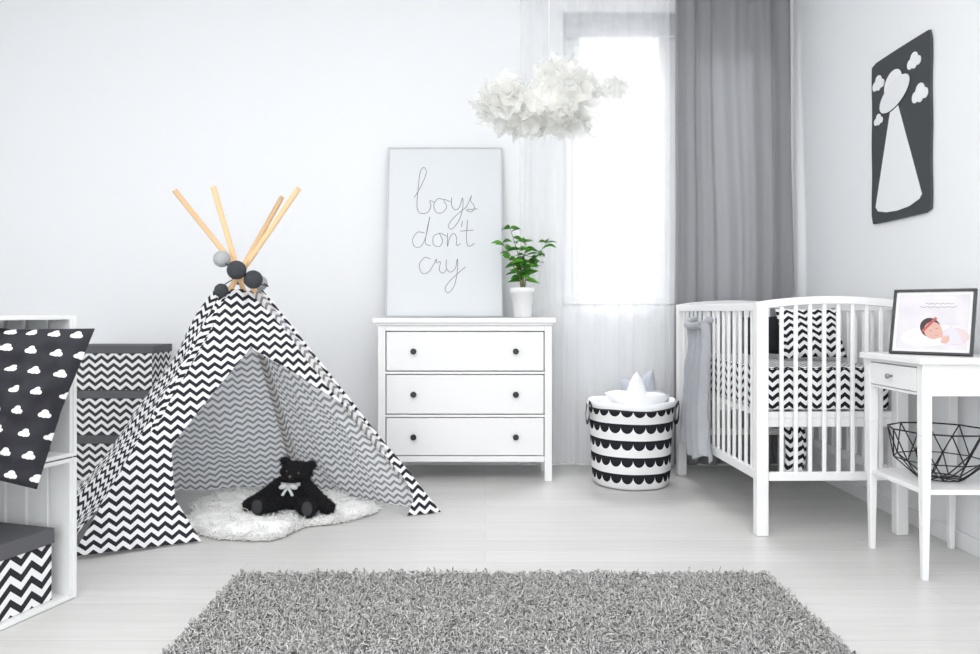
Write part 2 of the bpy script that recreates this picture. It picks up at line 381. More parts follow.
# ------------------------------------------------------------------ teepee
A=Vector((-1.70,3.12,0));B=Vector((-0.25,3.80,0));C=Vector((-1.07,4.38,0));D=Vector((-2.24,4.22,0));O=Vector((-1.235,3.76,1.24))
CH=dict(wl=0.056,amp=0.024,period=0.042,duty=0.48)
M_chev=chevron('chevron_black_white',(0.028,0.028,0.036),(0.86,0.86,0.87),trans=0.12,**CH)
M_chev_in=chevron('chevron_lining',(0.34,0.35,0.37),(0.93,0.935,0.95),0.056,0.022,0.038,0.42,0.45)
M_pine=mat('pine_pole',(0.80,0.54,0.30),0.5,bump=0.05,bscale=30)
tp_=empty('teepee_tent',(-1.3,3.85,0))
TOP=0.905
def panel(b,P,Q,fs,m,nu=40,nv=50,sag=0.02,wr=0.012,seed=0.0,tmin=0.0,off0=0.012,hem=0.0):
    e1=(Q-P).normalized(); n=(Q-P).cross(O-P).normalized()
    cen=(A+B+C+D)/4
    if n.dot(cen-P)>0: n=-n
    e2=n.cross(e1).normalized()
    if e2.z<0: e2=-e2
    def fn(u,v):
        t=lerp(tmin,TOP,v); s0,s1=fs(t); s=lerp(s0,s1,u)
        p=P+(Q-P)*s+(O-P)*t; rel=s/max(1e-4,1-t); e=max(0,math.sin(pi*min(1,max(0,rel))))
        off=-sag*e*(1-t)*2+wr*(0.25+0.75*e)*(noise.noise(Vector((s*5,t*3,seed)))*1.6+0.6*noise.noise(Vector((s*13+t*4,t*5,seed+9))))
        off+=off0+hem*max(0,1-t/0.25)**2*(1+0.8*math.sin(s*16+seed))
        d=p-P
        q=p+n*off
        if q.z<0.003: q.z=0.003
        return q,(d.dot(e1)+0.006*noise.noise(q*4),d.dot(e2)+0.012*noise.noise(q*3))
    b.grid(fn,nu,nv,m)
full=lambda t:(0,1-t)
def eL(t): return interp(t,[0,0.15,0.33,0.5,0.675,TOP],[0.30,0.17,0.085,0.12,0.1625,(1-TOP)/2])
def wR(t): return interp(t,[0,0.06,0.13,0.42,0.46,0.6,0.675,TOP],[0.10,0.04,0.02,0.02,0.03,0.11,0.1625,(1-TOP)/2])
b=MB(); panel(b,A,B,lambda t:(-0.012,eL(t)),M_chev,20,60,wr=0.045,sag=0.0,seed=1,off0=0.026,hem=0.03); b.obj('front_flap_1',tp_,fixn=False)
b=MB(); panel(b,A,B,lambda t:(1-t-wR(t),1-t+0.012),M_chev,12,50,wr=0.03,sag=0.0,seed=2,off0=0.022); b.obj('front_flap_2',tp_,fixn=False)
b=MB(); panel(b,B,C,full,M_chev_in,seed=3,wr=0.035); b.obj('side_panel_1',tp_,fixn=False)
b=MB(); panel(b,C,D,full,M_chev_in,seed=4,wr=0.03); b.obj('back_panel',tp_,fixn=False)
b=MB(); panel(b,D,A,full,M_chev,seed=5,sag=-0.035,wr=0.03,hem=0.03); b.obj('side_panel_2',tp_,fixn=False)
b=MB(); sl=MB()
for P,o,ms in ((A,(0.02,-0.02),M_chev),(B,(-0.005,-0.03),M_chev_in),(C,(-0.02,0.02),M_chev_in),(D,(0.015,0.02),M_chev)):
    O2=O+Vector((o[0],o[1],0)); cen=Vector((-1.3,3.85,0)); base=P+(cen-P).normalized()*0.02; base.z=0.004
    b.tube([base,base+(O2-base)*1.31],0.0135,M_pine,14)
    pts=[base+(O2-base)*(0.9*i/24) for i in range(25)]
    sl.tube(pts,[0.021+0.004*noise.noise(Vector((i*0.7,P.x,0))) for i in range(25)],ms,12,uvr=0.021)
b.obj('poles',tp_); sl.obj('pole_sleeves',tp_)
M_felt_d=mat('felt_charcoal',(0.045,0.05,0.056),0.95,bump=0.4,bscale=80); M_felt_g=mat('felt_grey',(0.42,0.44,0.45),0.95,bump=0.4,bscale=80)
b=MB()
for x_,y_,z_,r,m in ((-1.289,3.66,1.280,0.041,M_felt_g),(-1.197,3.60,1.222,0.046,M_felt_d),(-1.126,3.63,1.178,0.045,M_felt_d),(-1.285,3.64,1.125,0.034,M_felt_d)):
    b.ell((x_,y_,z_),(r,r,r),m,None,20,12)
b.ell((-1.17,3.88,1.17),(0.04,0.04,0.04),M_felt_g); b.ell((-1.28,3.9,1.2),(0.04,0.04,0.04),M_felt_d)
b.tube(catmull([(-1.30,3.66,1.28),(-1.21,3.62,1.22),(-1.13,3.64,1.17),(-1.10,3.78,1.15),(-1.15,3.86,1.17),(-1.28,3.9,1.2),(-1.34,3.8,1.15),(-1.30,3.66,1.13)],5),0.003,M_felt_d,6)
b.obj('felt_ball_garland',tp_)
# ------------------------------------------------------------------ sheepskin
M_wool=mat('sheep_wool',(0.985,0.985,0.97),0.95,0.1)
sk=empty('sheepskin_rug',(-1.05,3.80,0))
def skout(a): return 1+0.13*math.sin(3*a+0.6)+0.09*math.sin(5*a+2)+0.04*math.sin(9*a)
SKC=(-1.08,3.76)
def skr(a): return skout(a)*0.44*0.39/math.sqrt((0.39*math.cos(a))**2+(0.44*math.sin(a))**2)
TB=Vector((-0.955,3.70))
def wooly(x,y): 
    n=noise.noise(Vector((x*14,y*14,3.1))); n2=noise.noise(Vector((x*34+n*2,y*34,8.1))); n3=noise.noise(Vector((x*80,y*80+n*3,1.1)))
    return 0.012*n+0.007*n2+0.0025*n3
b=MB()
def fn(u,v):
    a=2*pi*u; r=skr(a)*v*(1+0.035*v*noise.noise(Vector((math.cos(a)*22,math.sin(a)*22,0)))); x=SKC[0]+r*math.cos(a); y=SKC[1]+r*math.sin(a)
    edge=math.sqrt(max(0,1-v**5)); k=1.0-0.6*math.exp(-(((x-TB.x)/0.17)**2+((y-TB.y)/0.15)**2)**2)
    return (x,y,0.003+edge*(0.040*k+wooly(x,y)*k)),(0,0)
b.grid(fn,280,76,M_wool); b.obj('hide',sk)
N=5500; a=np.random.rand(N)*2*pi; rr=np.sqrt(np.random.rand(N)); rr=np.where(np.random.rand(N)<0.45,0.95+0.05*np.random.rand(N),rr); R=np.array([skr(x) for x in a])*rr
roots=np.stack([SKC[0]+R*np.cos(a),SKC[1]+R*np.sin(a),0.004+0.034*np.sqrt(np.maximum(0,1-rr**5))],1)
tuft=np.stack([np.array([noise.noise(Vector((p[0]*16,p[1]*16,k*7.3))) for p in roots]) for k in (0,1)],1)*1.0
dirs=np.stack([np.cos(a)*rr*0.9+tuft[:,0],np.sin(a)*rr*0.9+tuft[:,1]-0.2,np.full(N,0.35)],1)+np.random.randn(N,3)*0.12
lens=0.020+0.014*np.random.rand(N)
dd=np.sqrt(((roots[:,0]-TB.x)/0.17)**2+((roots[:,1]-TB.y)/0.15)**2); lens=np.where(dd<1,lens*0.25,lens)
strands('wool',roots,dirs,lens,0.0024,M_wool,sk,0.25,0.4,0.08)
# ------------------------------------------------------------------ teddy bear
td=empty('teddy_bear',(-0.965,3.72,0.03))
M_fur=mat('black_plush',(0.008,0.008,0.01),0.9,0.2); M_eye=mat('glass_eye',(0.05,0.035,0.025),0.08); M_rib=mat('ribbon_grey',(0.5,0.51,0.52),0.6); M_sole=mat('plush_sole',(0.03,0.03,0.034),0.8)
M_furs=island_random('black_plush_pile',(0.006,0.006,0.008),(0.03,0.031,0.035),0.8)
T=Matrix.Translation((TB.x,3.74,0.030))@Matrix.Rotation(-0.12,4,'Z')@Matrix.Diagonal((1.10,1.0,0.90,1))
hd=Matrix.Translation((0.014,-0.012,0.205))@Matrix.Rotation(0.14,4,'Y')
def H_(x,y,z): return tuple(hd@Vector((x,y,z)))
parts=[((0,0,0.090),(0.088,0.07,0.092)),(H_(0,0,0.01),(0.074,0.062,0.060)),(H_(0,-0.055,-0.006),(0.034,0.030,0.027)),
(H_(-0.062,0.005,0.058),(0.027,0.015,0.026)),(H_(0.062,0.005,0.058),(0.027,0.015,0.026))]
for sx in (-1,1):
    for k in range(8):
        t=k/7; parts.append(((sx*(0.060+0.118*t),-0.02-0.055*t,0.150-0.108*t-0.008*math.sin(pi*t)),(0.034+0.003*t,)*3))
    for k in range(6):
        t=k/5; parts.append(((sx*(0.050+0.060*t),-0.03-0.095*t,0.044),(0.043-0.004*t,0.043-0.004*t,0.040)))
    parts.append(((sx*0.114,-0.140,0.056),(0.038,0.024,0.050)))
b=MB()
for c_,r_ in parts: b.ell(c_,r_,M_fur,None,16,10)
o=b.obj('body',td); o.data.transform(T)
d=o.modifiers.new('rm','REMESH'); d.mode='VOXEL'; d.voxel_size=0.006; d.use_smooth_shade=True
d=o.modifiers.new('sm','SMOOTH'); d.iterations=4
rs=[];ds=[]
for c_,r_ in parts:
    n=int(420*(r_[0]/0.045)**2)
    for _ in range(n):
        dv=Vector((random.gauss(0,1),random.gauss(0,1),random.gauss(0,1))).normalized()
        p=Vector((c_[0]+dv.x*r_[0]*0.97,c_[1]+dv.y*r_[1]*0.97,c_[2]+dv.z*r_[2]*0.97))
        if p.z<0.004: continue
        if any(((p.x-c2[0])/r2[0])**2+((p.y-c2[1])/r2[1])**2+((p.z-c2[2])/r2[2])**2<0.9 for c2,r2 in parts): continue
        if c_[1]<-0.12 and dv.y<-0.8: continue
        rs.append(tuple(T@p)); ds.append(tuple(T.to_3x3()@(dv+Vector((0,0,-0.3)))))
rs=np.array(rs); ds=np.array(ds)+np.random.randn(len(rs),3)*0.3
strands('plush_pile',rs,ds,np.full(len(rs),0.008),0.0009,M_furs,td,0.3)
b=MB()
for sx in (-1,1): b.ell(T@Vector(H_(sx*0.027,-0.058,0.022)),(0.008,0.007,0.008),M_eye,None,12,8)
b.ell(T@Vector(H_(0,-0.086,0.002)),(0.011,0.006,0.008),M_eye,None,12,8)
for sx in (-1,1): b.ell(T@Vector((sx*0.114,-0.159,0.056)),(0.027,0.008,0.036),M_sole,None,16,8)
b.obj('eyes_nose_soles',td)
b=MB()
def ribf(u,v):
    a=2*pi*u; return T@Vector((0.060*math.cos(a),-0.012+0.056*math.sin(a),0.156+(v-0.5)*0.02)),(u,v)
b.grid(ribf,24,1,M_rib)
for sx in (-1,1):
    b.ell(T@Vector((sx*0.024,-0.080,0.148)),(0.022,0.009,0.013),M_rib,Matrix.Rotation(sx*0.3,3,'Y'),12,8)
    b.sweep([T@Vector((0,-0.082,0.145)),T@Vector((sx*0.013,-0.088,0.125)),T@Vector((sx*0.024,-0.090,0.102))],0.013,0.003,M_rib,(1,0,0.3*sx))
b.ell(T@Vector((0,-0.084,0.147)),(0.008,0.008,0.008),M_rib,None,12,8)
b.obj('ribbon_bow',td)
# ------------------------------------------------------------------ shag rug
M_shag=island_random('grey_shag',(0.54,0.535,0.52),(0.80,0.795,0.775),0.95,0.25); M_back=mat('rug_backing',(0.42,0.42,0.41),0.95)
RX0,RX1,RY0,RY1=-0.935,1.075,1.55,2.86
rg=empty('shag_rug',((RX0+RX1)/2,(RY0+RY1)/2,0))
b=MB(); b.box(RX0+0.01,RX1-0.01,RY0+0.01,RY1-0.01,0.001,0.012,M_back); b.obj('backing',rg)
N=64000; x=RX0+(RX1-RX0)*np.random.rand(N); y=RY0+(RY1-RY0)*np.random.rand(N)
roots=np.stack([x,y,np.full(N,0.008)],1)
tf=np.stack([np.array([noise.noise(Vector((a*38,c*38,k*5.1))) for a,c in zip(x,y)]) for k in (0,1)],1)*1.6
dirs=np.stack([tf[:,0],tf[:,1],np.full(N,0.9)],1)+np.random.randn(N,3)*np.array([0.25,0.25,0.1])
strands('pile',roots,dirs,0.016+0.009*np.random.rand(N),0.0028,M_shag,rg,0.30,1.0,0.20,6.0)
# ------------------------------------------------------------------ cloud lamp
lp=empty('cloud_pendant_lamp',(0.30,3.5,2.0))
M_tulle=veil('tulle',(0.92,0.92,0.895),0.58,0.5)
M_core=mat('lamp_core',(0.9,0.9,0.88),0.9)
b=MB(); rnd=random.Random(11)
blobs=[((0.22,3.5,1.975),(0.22,0.17,0.08),30,0.06,0.10),((0.37,3.5,2.07),(0.10,0.13,0.08),14,0.06,0.10),((0.54,3.48,2.075),(0.09,0.08,0.015),10,0.045,0.075),((0.08,3.5,1.99),(0.09,0.12,0.05),10,0.05,0.085),((0.40,3.5,1.95),(0.12,0.12,0.05),10,0.05,0.09)]
for c_,r_,n_,Ra,Rb in blobs:
    for _ in range(n_):
        d=Vector((rnd.gauss(0,1),rnd.gauss(0,1),rnd.gauss(0,1))).normalized()
        p=Vector(c_)+Vector((d.x*r_[0],d.y*r_[1],d.z*r_[2]))*0.85
        R=rnd.uniform(Ra,Rb); k=rnd.choice((2,3,4)); ph=rnd.uniform(0,6); am=rnd.uniform(0.15,0.4)
        qd=(d+Vector((rnd.gauss(0,.5),rnd.gauss(0,.5),rnd.gauss(0,.5)))).to_track_quat('Z','Y'); sd=rnd.uniform(0,50)
        def fn(u,v,p=p,R=R,k=k,ph=ph,am=am,qd=qd,sd=sd):
            a=2*pi*u; r=R*v*(1+0.15*math.sin(2*a+sd)+0.15*v*noise.noise(Vector((math.cos(a)*4,math.sin(a)*4,sd)))); h=R*(0.35*v*v+am*v*v*math.sin(k*a+ph)+0.16*v**3*math.sin(9*a+sd)+0.5*v*noise.noise(Vector((math.cos(a)*1.5,math.sin(a)*1.5,sd+v*2))))
            return p+qd@Vector((r*math.cos(a),r*math.sin(a),h)),(u,v)
        b.grid(fn,54,7,M_tulle)
b.obj('tulle_ruffles',lp,fixn=False)
b=MB()
b.ell((0.26,3.5,1.99),(0.15,0.12,0.065),M_core,None,20,12)
b.obj('core',lp)
b=MB(); b.tube([(0.3,3.5,2.04),(0.3,3.5,ZC)],0.0008,M_trim,6); b.tube([(0.3,3.5,ZC-0.03),(0.3,3.5,ZC)],0.04,M_trim,20); b.obj('cord_and_canopy',lp)
# ------------------------------------------------------------------ laundry basket
M_scal=scallop('scallop_print',(0.83,0.83,0.83),(0.02,0.02,0.025),0.096,0.070); M_cot=mat('white_cotton',(0.84,0.85,0.87),0.9,bump=0.1,bscale=40); M_strap=mat('black_strap',(0.02,0.02,0.02),0.8)
M_pgc=mat('pale_grey_cotton',(0.46,0.49,0.54),0.9)
BX=0.872
lb=empty('toy_storage_basket',(BX,4.46,0))
c=(BX,4.46,0); b=MB()
prof=[(0.0,0.004),(0.21,0.004),(0.225,0.02),(0.232,0.12),(0.238,0.25),(0.244,0.36),(0.248,0.455),(0.256,0.465),(0.262,0.478),(0.256,0.50),(0.24,0.50),(0.235,0.44),(0.2,0.40),(0,0.39)]
b.lathe(c,prof,[M_strap]+[M_scal]*5+[M_strap]+[M_cot]*6,48,0.2451)
for i,p in enumerate(b.v):
    a=math.atan2(p[1]-c[1],p[0]-c[0]); k=1+0.03*noise.noise(Vector((math.cos(a)*2,math.sin(a)*2,p[2]*6)))
    b.v[i]=(c[0]+(p[0]-c[0])*k,c[1]+(p[1]-c[1])*k,p[2]+(0.012*noise.noise(Vector((math.cos(a)*1.6,math.sin(a)*1.6,4))) if p[2]>0.43 else 0))
b.obj('basket_body',lb)
b=MB()
for sx in (-1,1):
    P=catmull([(c[0]+sx*0.245,c[1]-0.09,0.46),(c[0]+sx*0.262,c[1]-0.09,0.49),(c[0]+sx*0.262,c[1]-0.08,0.40),(c[0]+sx*0.264,c[1],0.36),(c[0]+sx*0.262,c[1]+0.06,0.40),(c[0]+sx*0.255,c[1]+0.07,0.46)],5); b.sweep(P,0.022,0.004,M_strap,(0,0.3,1))
b.obj('handles',lb)
b=MB()
def starc(b,cen,R,th,rot,m,tiltx=0.3):
    Mx=Matrix.Translation(cen)@Matrix.Rotation(tiltx,4,'X')@Matrix.Rotation(rot,4,'Y')
    for sgn in (-1,1):
        def fn(u,v):
            a=2*pi*u; k=(math.cos(5*a)+1)/2; r=R*(0.50+0.50*(abs(2*((5*u)%1)-1))**1.4)*v; y=sgn*th*math.sqrt(max(0,1-v*v))*(0.7+0.3*(1-k*v))
            return Mx@Vector((r*math.sin(a),y,r*math.cos(a))),(r*math.sin(a),r*math.cos(a))
        b.grid(fn,60,8,m)
starc(b,(BX+0.02,4.39,0.475),0.20,0.085,0.05,M_cot,-0.3)
starc(b,(BX+0.085,4.52,0.50),0.185,0.05,0.35,M_pgc,-0.2)
starc(b,(BX-0.09,4.50,0.44),0.14,0.06,0.3,M_cot,-0.8)
starc(b,(BX+0.12,4.42,0.45),0.11,0.05,0.9,M_pgc,-0.9)
b.obj('star_cushions',lb,fixn=False)
# ------------------------------------------------------------------ crib
cr=empty('baby_crib',(1.58,4.0,0))
X0,X1,Y0,Y1=1.235,1.930,3.39,4.70
RC=Matrix.Translation((X0,Y0,0))@Matrix.Rotation(0.026,4,'Z')@Matrix.Translation((-X0,-Y0,0))
b=MB()
for x in (X0,X1-0.05):
    for y in (Y0,Y1-0.05): b.box(x,x+0.055,y,y+0.05,0,1.05,M_white)
b.xf(RC); b.obj('corner_posts',cr,bevel=0.006)
def arch(u): return 1.045+0.030*max(0,math.sin(pi*u))**0.7
for k,y in enumerate((Y0+0.02,Y1-0.02)):
    b=MB(); P=[(lerp(X0+0.0,X1+0.005,i/24),y,arch(i/24)) for i in range(25)]
    b.sweep(P,0.03,0.035,M_white,(0,1,0))
    b.box(X0+0.05,X1-0.05,y-0.012,y+0.012,0.25,0.290,M_white)
    n=8
    for i in range(n):
        x=lerp(X0+0.120,X1-0.115,i/(n-1)); u=(x-X0)/(X1-X0); b.box(x-0.0088,x+0.0088,y-0.007,y+0.007,0.285,arch(u),M_white)
    b.xf(RC); b.obj('end_panel_%d'%(k+1),cr,bevel=0.003)
for k,x in enumerate((X0+0.02,X1-0.02)):
    b=MB(); b.box(x-0.014,x+0.014,Y0+0.045,Y1-0.045,1.025,1.062,M_white); b.box(x-0.012,x+0.012,Y0+0.045,Y1-0.045,0.25,0.295,M_white); n=15
    for i in range(n):
        y=lerp(Y0+0.11,Y1-0.11,i/(n-1)); b.box(x-0.007,x+0.007,y-0.0085,y+0.0085,0.29,1.03,M_white)
    b.xf(RC); b.obj('side_rail_%d'%(k+1),cr,bevel=0.003)
M_chb=chevron('chevron_bedding',(0.015,0.015,0.02),(0.84,0.84,0.85),0.052,0.021,0.042,0.5)
b=MB()
xa,xb,ya,yb2=X0+0.045,X1-0.045,Y0+0.045,Y1-0.045
b.box(xa,xb,ya,yb2,0.53,0.56,M_white)
for i in range(3): b.box(xa,xb,lerp(ya,yb2,i/2)-0.02*i,lerp(ya,yb2,i/2)+0.04-0.02*i,0.49,0.53,M_white)
b.xf(RC); b.obj('slat_base',cr,bevel=0.003)
b=MB(); b.box(xa+0.005,xb-0.005,ya+0.005,yb2-0.005,0.562,0.765,M_chb); b.xf(RC); o=b.obj('mattress_with_sheet',cr,bevel=0.025); o.modifiers['bev'].segments=4
def cushion(b,TL,TR,BR,BL,th,m,n=24,pinch=0.06,wr=0.0):
    TL,TR,BR,BL=map(Vector,(TL,TR,BR,BL)); nr=(TR-TL).cross(BL-TL).normalized()
    w=(TR-TL).length; h=(TL-BL).length
    for sg in (-1,1):
        def fn(u,v):
            a=2*u-1; c=2*v-1
            a2=a*(1-pinch*(1-abs(c))*abs(a)); c2=c*(1-pinch*(1-abs(a))*abs(c))
            uu=(a2+1)/2; vv=(c2+1)/2
            p=BL*(1-uu)*(1-vv)+BR*uu*(1-vv)+TR*uu*vv+TL*(1-uu)*vv
            t=th*((1-a**2)*(1-c**2))**0.42
            t*=1+0.12*noise.noise(Vector((a*2.5,c*2.5,th*100)))
            if wr: t+=wr*((1-a**2)*(1-c**2))**0.2*(noise.noise(Vector((a*3+c*2,c*4-a,7)))+0.5*noise.noise(Vector((a*8,c*6,2))))
            return p+nr*sg*t,(uu*w,vv*h)
        b.grid(fn,n,n,m)
b=MB(); cushion(b,(1.56,4.02,1.04),(1.865,3.96,1.04),(1.87,3.86,0.785),(1.56,3.90,0.775),0.055,M_chb); b.obj('chevron_pillow',cr,fixn=False)
M_blk=mat('black_cotton',(0.012,0.012,0.015),0.9)
b=MB(); cushion(b,(1.45,4.20,0.99),(1.66,4.20,1.0),(1.67,4.12,0.785),(1.45,4.12,0.785),0.045,M_blk); b.obj('black_pillow',cr,fixn=False)
b=MB()
def fn(u,v):
    x=lerp(1.40,1.50,u)+0.02*math.sin(v*4); z=lerp(0.25,0.57,v); return (x,3.52+0.012*math.sin(u*14+v*2),z),(u*0.14,z)
b.grid(fn,16,20,M_chb); b.obj('hanging_sheet_corner',cr,fixn=False)
M_mus=mat('grey_muslin',(0.49,0.51,0.54),0.9,bump=0.5,bscale=90); add_translucent(M_mus,(0.49,0.51,0.54),0.2)
b=MB(); xm_=X0-0.055
def fn(u,v):
    z=lerp(0.22,0.96,v)+(1-v)*0.03*math.sin(u*9); w=lerp(0.52,0.34,v**0.8); y=4.20+(u-0.5)*w+0.03*math.sin(v*5); x=xm_+0.026*math.sin(u*26+2*v)*(1-0.4*v)+0.012*noise.noise(Vector((u*5,v*6,0)))
    return (x,y,z),(u,v)
b.grid(fn,70,30,M_mus)
b.tube(catmull([(xm_-0.005,4.06,0.95),(X0-0.015,4.05,0.975),(X0+0.02,4.10,0.97),(X0+0.02,4.32,0.97),(X0-0.015,4.36,0.975),(xm_-0.005,4.34,0.95),(xm_-0.02,4.2,0.94),(xm_-0.005,4.06,0.95)],5),0.020,M_mus,10)
b.obj('muslin_blanket',cr,fixn=False)
# ------------------------------------------------------------------ side table
st=empty('side_table',(1.86,3.03,0))
tx0,tx1,ty0,ty1=1.65,2.035,2.82,3.25
b=MB()
b.box(tx0-0.015,tx1+0.005,ty0-0.015,ty1+0.015,0.822,0.846,M_white)
zt=0.822
def leg(b,x,y):
    h=0.019; r=0.011
    top=[(x-h,y-h),(x+h,y-h),(x+h,y+h),(x-h,y+h)]; bo=[(x-r,y-r),(x+r,y-r),(x+r,y+r),(x-r,y+r)]
    b.hexa([(p[0],p[1],0) for p in bo]+[(p[0],p[1],0.55) for p in top],M_white); b.box(x-h,x+h,y-h,y+h,0.55,zt,M_white)
for x in (tx0+0.022,tx1-0.022):
    for y in (ty0+0.022,ty1-0.022): leg(b,x,y)
b.box(tx0+0.03,tx1-0.03,ty0+0.008,ty0+0.026,0.70,zt,M_white); b.box(tx0+0.03,tx1-0.03,ty1-0.026,ty1-0.008,0.70,zt,M_white); b.box(tx1-0.026,tx1-0.008,ty0+0.03,ty1-0.03,0.70,zt,M_white)
b.box(tx0+0.008,tx0+0.025,ty0+0.03,ty1-0.03,0.70,0.712,M_white); b.box(tx0+0.008,tx0+0.025,ty0+0.03,ty1-0.03,0.808,zt,M_white)
b.box(tx0+0.012,tx1-0.012,ty0+0.012,ty1-0.012,0.325,0.345,M_white)
b.obj('table_frame',st,bevel=0.003)
b=MB(); b.box(tx0+0.003,tx0+0.02,ty0+0.045,ty1-0.045,0.715,0.805,M_white); b.box(tx0+0.02,tx1-0.05,ty0+0.06,ty1-0.06,0.72,0.79,M_white); b.obj('drawer',st,bevel=0.002)
M_kn=mat('pewter_knob',(0.3,0.3,0.3),0.3,metal=0.6)
b=MB(); yc=(ty0+ty1)/2; b.tube([(tx0+0.004,yc,0.76),(tx0-0.008,yc,0.76),(tx0-0.012,yc,0.76),(tx0-0.02,yc,0.76),(tx0-0.023,yc,0.76)],[0.005,0.005,0.011,0.011,0.006],M_kn,14); b.obj('drawer_knob',st)
M_wire=mat('black_wire',(0.015,0.015,0.018),0.4,metal=0.3)
wb=MB(); cx,cy=1.845,3.035
def ring(r,z,n,ph=0): return [Vector((cx+r*math.cos(2*pi*i/n+ph),cy+r*math.sin(2*pi*i/n+ph),z)) for i in range(n)]
n=10; r0=ring(0.085,0.350,n); r1=ring(0.165,0.425,n,pi/n); r2=ring(0.186,0.545,n)
def seg(a,c,r=0.0026): wb.tube([a,c],r,M_wire,6)
for i in range(n):
    j=(i+1)%n
    seg(r0[i],r0[j]); seg(r2[i],r2[j],0.0034); seg(r1[i],r1[j])
    seg(r0[i],r1[i]); seg(r0[j],r1[i]); seg(r1[i],r2[i]); seg(r1[i],r2[j])
for i in range(5): seg(r0[i],r0[i+5])
wb.obj('wire_basket')
# photo frame on table
fr=empty('framed_baby_photo',(1.78,3.0,0.847))
p0=Vector((1.678,3.10,0.848)); p1=Vector((1.885,2.885,0.848)); xd=(p1-p0).normalized(); nn=Vector((xd.y,-xd.x,0))
if nn.y>0: nn=-nn
lean=0.26; up=Vector((0,0,math.cos(lean)))-nn*math.sin(lean); no2=xd.cross(up).normalized()
if no2.dot(nn)<0: no2=-no2
def basis(o,x,y,z):
    return Matrix(((x.x,y.x,z.x,o.x),(x.y,y.y,z.y,o.y),(x.z,y.z,z.z,o.z),(0,0,0,1)))
MF=basis(p0,xd,up,no2); w_,h_=0.298,0.272
M_fr=mat('dark_frame',(0.02,0.02,0.022),0.35); M_mat=mat('photo_mat',(0.80,0.80,0.82),0.7); M_skin=mat('photo_skin',(0.62,0.38,0.31),0.6); M_pink=mat('photo_pink',(0.45,0.10,0.10),0.6); M_phd=mat('photo_blanket',(0.62,0.60,0.66),0.6); M_phk=mat('photo_ink',(0.05,0.03,0.03),0.6); M_ph2=mat('photo_blush',(0.66,0.54,0.55),0.6)
b=MB(); f=0.010
plate(b,0,w_,0,f,-0.006,0.012,M_fr,MF);plate(b,0,w_,h_-f,h_,-0.006,0.012,M_fr,MF);plate(b,0,f,f,h_-f,-0.006,0.012,M_fr,MF);plate(b,w_-f,w_,f,h_-f,-0.006,0.012,M_fr,MF)
plate(b,f,w_-f,f,h_-f,-0.006,-0.002,M_fr,MF)
top=MF@Vector((w_*0.5,h_*0.7,-0.008)); foot=Vector((top.x,top.y,0.849))-nn*0.05
b.tube([top,foot],0.006,M_fr,8)
b.obj('frame',fr,bevel=0.0015)
def circ(cx,cy,rx,ry,n=20,rot=0,a0=0,a1=2*pi): return [(cx+rx*math.cos(a0+(a1-a0)*i/n)*math.cos(rot)-ry*math.sin(a0+(a1-a0)*i/n)*math.sin(rot),cy+rx*math.cos(a0+(a1-a0)*i/n)*math.sin(rot)+ry*math.sin(a0+(a1-a0)*i/n)*math.cos(rot)) for i in range(n)]
b=MB(); plate(b,f,w_-f,f,h_-f,-0.002,0.002,M_mat,MF)
M_phg=mat('photo_scene',(0.8,0.8,0.8),0.6); q=NT(M_phg); tcx=q.n('ShaderNodeTexCoord'); nx_=q.n('ShaderNodeTexNoise'); nx_.inputs['Scale'].default_value=9; nx_.inputs['Detail'].default_value=3; q.l(tcx.outputs['Object'],nx_.inputs['Vector'])
q.l(q.mix(nx_.outputs['Fac'],(0.50,0.46,0.52),(0.84,0.82,0.83)),q.b.inputs['Base Color'])
plate(b,0.022,w_-0.022,0.022,h_-0.022,0.002,0.0024,M_phg,MF)
b.prism(circ(0.155,0.080,0.115,0.042,28,0.12),MF,0.0024,0.0027,M_mat)       # pillow
b.prism(circ(0.232,0.078,0.050,0.036,24,-0.1),MF,0.0027,0.0030,M_ph2)      # swaddled body
b.prism([(0.215,0.125),(0.245,0.095),(0.262,0.05),(0.20,0.045),(0.185,0.075)],MF,0.0029,0.0031,M_phd)
b.prism(circ(0.144,0.112,0.036,0.042,28,0.5),MF,0.0030,0.0033,M_phk)       # hair
b.prism([(0.112,0.098),(0.118,0.090),(0.168,0.150),(0.158,0.156)],MF,0.0035,0.0038,M_pink)  # headband
b.prism(circ(0.155,0.100,0.032,0.037,28,0.5),MF,0.0033,0.0036,M_skin)      # face
b.prism(circ(0.178,0.082,0.014,0.012,20,0.5),MF,0.0033,0.00365,M_skin)     # chin/cheek
for ex,ey in ((0.146,0.100),(0.168,0.109)):
    b.tube([MF@Vector((ex-0.005,ey,0.0039)),MF@Vector((ex,ey-0.002,0.0039)),MF@Vector((ex+0.005,ey+0.002,0.0039))],0.0007,M_phk,5)
b.tube([MF@Vector((0.164,0.081,0.0039)),MF@Vector((0.169,0.079,0.0039)),MF@Vector((0.174,0.083,0.0039))],0.0008,M_pink,5)
b.prism(circ(0.200,0.060,0.016,0.012,16,0.5),MF,0.0033,0.0036,M_skin)      # little hand
for k in range(4): b.prism(circ(0.190+0.007*k,0.071+0.001*k,0.003,0.008,8,0.2),MF,0.0036,0.0038,M_skin)
for i,(y,x0_,l) in enumerate(((0.212,0.12,0.10),(0.198,0.10,0.13))):
    P=[MF@Vector((x0_+l*j/14,y+0.003*math.sin(j*2.3+i),0.0026)) for j in range(15)]; b.tube(P,0.0007,M_phk,5)
b.obj('photo_print',fr)
